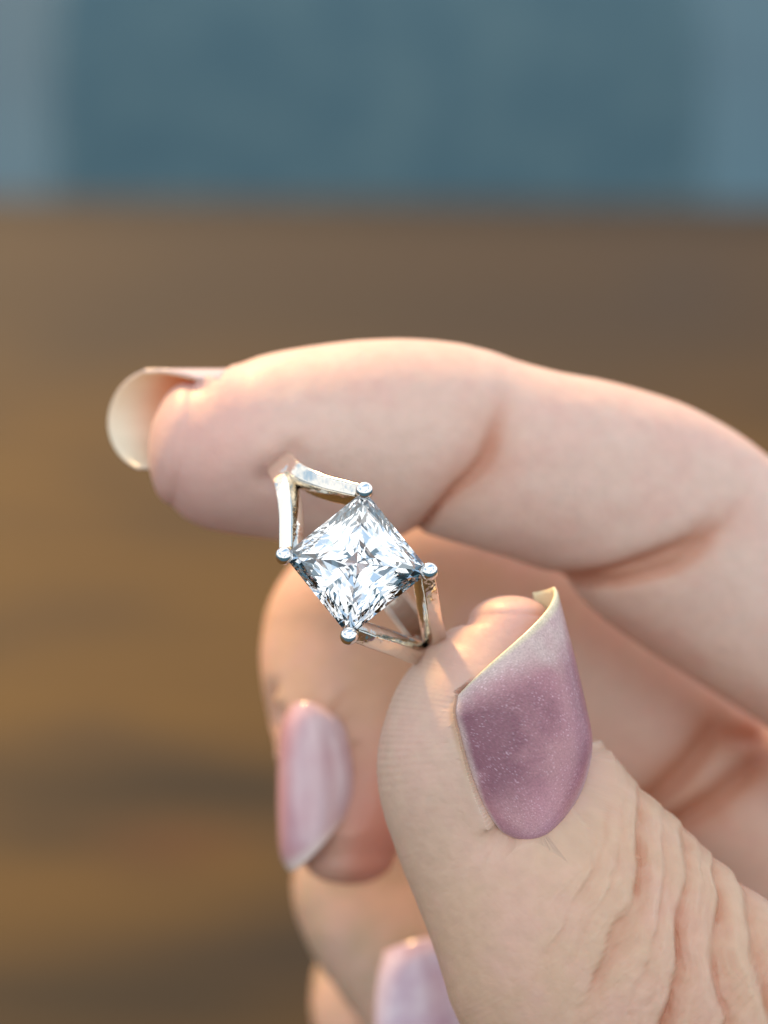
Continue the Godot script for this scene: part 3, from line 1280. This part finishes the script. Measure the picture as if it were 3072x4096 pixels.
# a nail plate: rows across it, from the cuticle to the free edge, laid on an arc
func plate(na: Dictionary, u: float, w: float) -> Vector3:
	if na.has("back"):
		return plate_index(na, u, w)
	var q := sample_rows(na.rows, w * (na.rows.size() - 1))
	var a0: float = deg_to_rad(na.from)
	var a1: float = deg_to_rad(lerpf(float(na.get("to_root", na.to)), na.to, smoothstep(0.0, 0.75, w)))
	var a := lerpf(a0, a1, u)
	var rx := (q[2] - q[0]) / (1.0 - sin(a0))
	var xc := q[2] - rx
	var s := (sin(a) - sin(a0)) / (1.0 - sin(a0))
	var y := lerpf(q[1], q[3], s) + q[4] * (1.0 - pow(2.0 * s - 1.0, 2.0))
	if na.has("hook"):
		# the worn free edge climbs round to the far side of the plate
		var f := clampf((rad_to_deg(a) + 40.0) / 140.0, 0.0, 1.3)
		var climb := 1.0 - pow(maxf(1.0 - f, 0.0), 1.4) - 0.25 * maxf(f - 1.0, 0.0)
		y = lerpf(y, lerpf(q[1], q[3], climb), smoothstep(0.5, 1.0, w))
	elif a > PI / 2.0: y -= 0.5 * (1.0 - sin(a)) * (1.0 - w)
	return Vector3(xc + rx * sin(a), y, lerpf(na.z0, na.z1, w) + float(na.arch) * sin(PI * pow(w, 0.8)) + na.rz * cos(a))


func plate_index(na: Dictionary, u: float, w: float) -> Vector3:
	var a := lerpf(deg_to_rad(na.from), deg_to_rad(na.to), u)
	var y: float = na.yc + na.ry * sin(a)
	var z: float = na.z0 - na.rz * cos(a)
	var e := clampf((y - na.yc) / (na.ry * 1.02), -1.0, 1.0)
	var past := maxf(a - PI / 2.0, 0.0) / 0.66
	if past > 0.0: e = 1.0
	var tip: float = na.x1 + na.xr * (1.0 - sqrt(maxf(0.0, 1.0 - e * e))) + 4.2 * pow(past, 1.3)
	var root: float = na.x0 + 0.8 * cos(a) * 2.0
	return Vector3(lerpf(root, tip, w), y, z)


func make_nails() -> Array:
	var list := [
		{"rows": THUMB_NAIL, "hook": true, "to_root": 76.0, "from": -40.0, "to": 138.0, "arch": 0.85, "z0": -4.2, "z1": -5.3, "rz": 4.3, "nu": 170, "nv": 220, "dull": 0.33, "look": 0, "label": "mauve thumb nail with a pale worn free edge", "fold": 0.55},
		{"back": true, "from": -75.0, "to": 128.0, "yc": 7.9, "ry": 4.45, "z0": -18.4, "rz": 4.6, "x0": -13.0, "x1": -24.3, "xr": 4.4, "nu": 60, "nv": 60, "dull": 0.3, "look": 1, "label": "pale long index nail seen from its underside", "fold": 0.2},
		{"rows": MIDDLE_NAIL, "from": -62.0, "to": 112.0, "arch": 1.3, "z0": -33.4, "z1": -31.6, "rz": 4.6, "nu": 60, "nv": 70, "dull": 0.22, "look": 2, "label": "glossy pink middle finger nail with a bright highlight", "fold": 0.3},
		{"rows": RING_NAIL, "from": -62.0, "to": 75.0, "arch": 0.9, "z0": -41.2, "z1": -38.0, "rz": 4.8, "nu": 60, "nv": 70, "dull": 0.25, "look": 3, "label": "lilac ring finger nail at the bottom edge behind the thumb", "fold": 0.3},
	]
	for na in list:
		var nu: int = na.nu
		var nv: int = na.nv
		var g := PackedVector3Array()
		for j in nv + 1:
			for i in nu + 1:
				g.append(plate(na, float(i) / nu, float(j) / nv))
		var gi := PackedInt32Array()
		for j in nv:
			for i in nu:
				var a := j * (nu + 1) + i
				gi.append_array([a, a + 1, a + nu + 1, a + 1, a + nu + 2, a + nu + 1])
		var nn := smooth_normals(g, gi)
		# the outside of the plate is the convex side
		var mid := g[(nv / 2) * (nu + 1) + nu / 2]
		var ends := (g[(nv / 2) * (nu + 1)] + g[(nv / 2) * (nu + 1) + nu]) * 0.5
		var flip: bool = nn[(nv / 2) * (nu + 1) + nu / 2].dot(mid - ends) < 0.0
		if flip:
			for i in nn.size(): nn[i] = -nn[i]
		na.grid = g
		na.nrm = nn
		# closed shell: outside, inside, rim
		var v := PackedVector3Array()
		var idx := PackedInt32Array()
		var col := PackedColorArray()
		var stride := nu + 1
		var count := g.size()
		for layer in 2:
			for j in nv + 1:
				for i in nu + 1:
					var q := j * stride + i
					var th := 0.42
					var rim := minf(minf(i, nu - i) / 2.0, minf(j, nv - j) / 2.0)
					var round_off := 0.12 * (1.0 - minf(rim, 1.0))
					v.append((g[q] - nn[q] * (th - round_off if layer == 1 else round_off)) * MM)
					col.append(nail_colour(na.look, float(i) / nu, float(j) / nv, g[q], layer))
		for j in nv:
			for i in nu:
				var a := j * stride + i
				var quad := [a, a + 1, a + stride, a + 1, a + stride + 1, a + stride]
				if flip: quad = [a, a + stride, a + 1, a + 1, a + stride, a + stride + 1]
				idx.append_array(quad)
				for t in [0, 3]:
					idx.append_array([quad[t] + count, quad[t + 2] + count, quad[t + 1] + count])
		var loop := PackedInt32Array()
		for i in nu: loop.append(i)
		for j in nv: loop.append(j * stride + nu)
		for i in nu: loop.append(nv * stride + nu - i)
		for j in nv: loop.append((nv - j) * stride)
		for i in loop.size():
			var a := loop[i]
			var b := loop[(i + 1) % loop.size()]
			if flip: idx.append_array([a, b, a + count, b, b + count, a + count])
			else: idx.append_array([a, a + count, b, b, a + count, b + count])
		na.mesh = mesh_from(v, smooth_normals(v, idx), idx, PackedVector2Array(), col)
	return list


func nail_colour(look: int, u: float, w: float, p: Vector3, layer: int) -> Color:
	var c: Vector3
	var n := mott.get_noise_3dv(p * 2.0)
	var sp := fine.get_noise_3dv(p * 14.0)
	if look == 0:
		c = Vector3(0.42, 0.19, 0.22)
		c = c.lerp(Vector3(0.40, 0.20, 0.20), clampf(0.4 + n * 1.5, 0, 1) * 0.5)
		var plum := smoothstep(0.55, 0.12, u + n * 0.15) * smoothstep(0.30, 0.55, w + n * 0.1) * smoothstep(0.93, 0.72, w)
		c = c.lerp(Vector3(0.17, 0.045, 0.075), clampf(plum * 1.2, 0, 1) * 0.95)
		var plum2 := exp(-pow((u - 0.60) / 0.09, 2.0)) * smoothstep(0.25, 0.5, w) * smoothstep(0.95, 0.8, w)
		c = c.lerp(Vector3(0.24, 0.09, 0.13), clampf(plum2 + n * 0.3, 0, 1) * 0.6)
		c = c.lerp(Vector3(0.46, 0.33, 0.42), smoothstep(0.66, 0.82, u + n * 0.08) * smoothstep(0.75, 0.35, w) * 0.7)  # lavender sky reflection painted along the far side
		c = c.lerp(Vector3(0.42, 0.26, 0.33), smoothstep(0.35, 0.0, w + n * 0.1) * 0.6)
		c = c.lerp(Vector3(0.62, 0.50, 0.46), smoothstep(0.80, 0.985, w + n * 0.08) * smoothstep(0.95, 0.5, u) * 0.75)
		c = c.lerp(Vector3(0.70, 0.60, 0.42), smoothstep(0.965, 0.99, w))
		c = c.lerp(Vector3(0.64, 0.55, 0.52), smoothstep(0.07, 0.0, w + n * 0.04) * 0.85)
		c = c.lerp(Vector3(0.62, 0.50, 0.45), smoothstep(0.06, 0.0, u + n * 0.02) * 0.7)
		c *= 0.88 * (1.0 + 0.35 * sp)
		c += Vector3(0.20, 0.17, 0.20) * smoothstep(0.25, 0.6, fine.get_noise_3dv(p * 22.0 + Vector3(50, 0, 0))) * clampf(0.7 + 1.0 * mott.get_noise_3dv(p * 3.0), 0.2, 1.2)
		if layer == 1: c = Vector3(0.70, 0.58, 0.36)
	elif look == 1:
		c = Vector3(0.70, 0.56, 0.56)
		if layer == 1: c = Vector3(0.80, 0.45, 0.28).lerp(Vector3(0.86, 0.78, 0.60), smoothstep(0.6, 0.95, w))
	elif look == 2:
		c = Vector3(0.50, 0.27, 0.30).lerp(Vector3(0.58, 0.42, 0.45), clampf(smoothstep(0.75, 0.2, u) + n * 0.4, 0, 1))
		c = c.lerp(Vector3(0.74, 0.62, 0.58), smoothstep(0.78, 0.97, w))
		if layer == 1: c = Vector3(0.6, 0.42, 0.33)
	else:
		c = Vector3(0.42, 0.28, 0.36).lerp(Vector3(0.55, 0.44, 0.5), clampf(0.5 + n, 0, 1))
		if layer == 1: c = Vector3(0.6, 0.42, 0.33)
	return Color(c.x, c.y, c.z)


var edge := {}


func conform(v: PackedVector3Array, na: Dictionary, idx: PackedInt32Array) -> void:
	var g: PackedVector3Array = na.grid
	var nn: PackedVector3Array = na.nrm
	var nu: int = na.nu
	var nv: int = na.nv
	var reach := 1.9
	var box := AABB(g[0], Vector3.ZERO)
	var hash := {}
	for i in g.size():
		box = box.expand(g[i])
		var c := Vector3i((g[i] / 1.5).floor())
		if not hash.has(c): hash[c] = PackedInt32Array()
		hash[c].append(i)
	box = box.grow(reach)
	var move := {}      # how far each point of the surround is moved
	for i in v.size():
		var p := v[i]
		if not box.has_point(p): continue
		var c := Vector3i((p / 1.5).floor())
		var best := 1e9
		var bi := -1
		for dx in range(-2, 3):
			for dy in range(-2, 3):
				for dz in range(-2, 3):
					var key := c + Vector3i(dx, dy, dz)
					if hash.has(key):
						for q in hash[key]:
							var d := p.distance_squared_to(g[q])
							if d < best:
								best = d
								bi = q
		if bi < 0: continue
		var ui := bi % (nu + 1)
		var vi := bi / (nu + 1)
		var d := p - g[bi]
		var inset := int(lerpf(nu * 0.3, 4.0, smoothstep(-0.02, 0.25, float(vi) / nv)))
		var nrm: Vector3 = nn[maxi(vi, 3) * (nu + 1) + clampi(ui, inset, nu - inset)]
		var h := d.dot(nrm)
		var lat := (d - nrm * h).length()
		var at_side := ui <= 1 or ui >= nu - 1 or vi <= 1
		if not at_side:
			if vi == nv and lat > 0.3: continue
			var root := float(vi) / nv
			if root < 0.06: continue
			if h > (1.3 if ui < nu / 2 else 2.8) and na.look != 1:
				if lat < 1.0: move[i] = Vector4(0, 0, 0, 1)
				continue
			move[i] = nrm * (minf(-0.06 - 0.44 * smoothstep(0.08, 0.3, root), h) - h)
		else:
			var along := float(vi) / nv
			if vi >= nv: continue
			if na.look == 0 and d.length() < 1.3: edge[i] = Vector2(d.length(), along)
			var w := smoothstep(reach, 0.3, sqrt(lat * lat + 0.6 * h * h)) * (1.0 - smoothstep(0.85, 1.0, along)) * smoothstep(0.06, 0.35, along)
			var lift: float = na.fold * (1.0 - smoothstep(0.75, 0.95, along))
			move[i] = nrm * (clampf(h, -0.1, lerpf(3.0, 0.15 + lift, smoothstep(0.08, 0.32, along))) - h + lift * 0.5 * exp(-lat * lat)) * w
			if lat > 0.1: move[i] = Vector4(move[i].x, move[i].y, move[i].z, 1)
	# even out the surround so that no creases run out from the plate
	var nb := {}
	for t in range(0, idx.size(), 3):
		for e in 3:
			var a := idx[t + e]
			if move.has(a) and move[a] is Vector4:
				if not nb.has(a): nb[a] = PackedInt32Array()
				nb[a].append(idx[t + (e + 1) % 3])
	for pass_no in 140:
		for a in nb:
			var sum := Vector3.ZERO
			for b in nb[a]:
				if move.has(b):
					var m = move[b]
					sum += Vector3(m.x, m.y, m.z)
			sum /= nb[a].size()
			var old: Vector4 = move[a]
			var now := Vector3(old.x, old.y, old.z).lerp(sum, 0.6)
			move[a] = Vector4(now.x, now.y, now.z, 1)
	for a in move:
		var m = move[a]
		v[a] += Vector3(m.x, m.y, m.z)
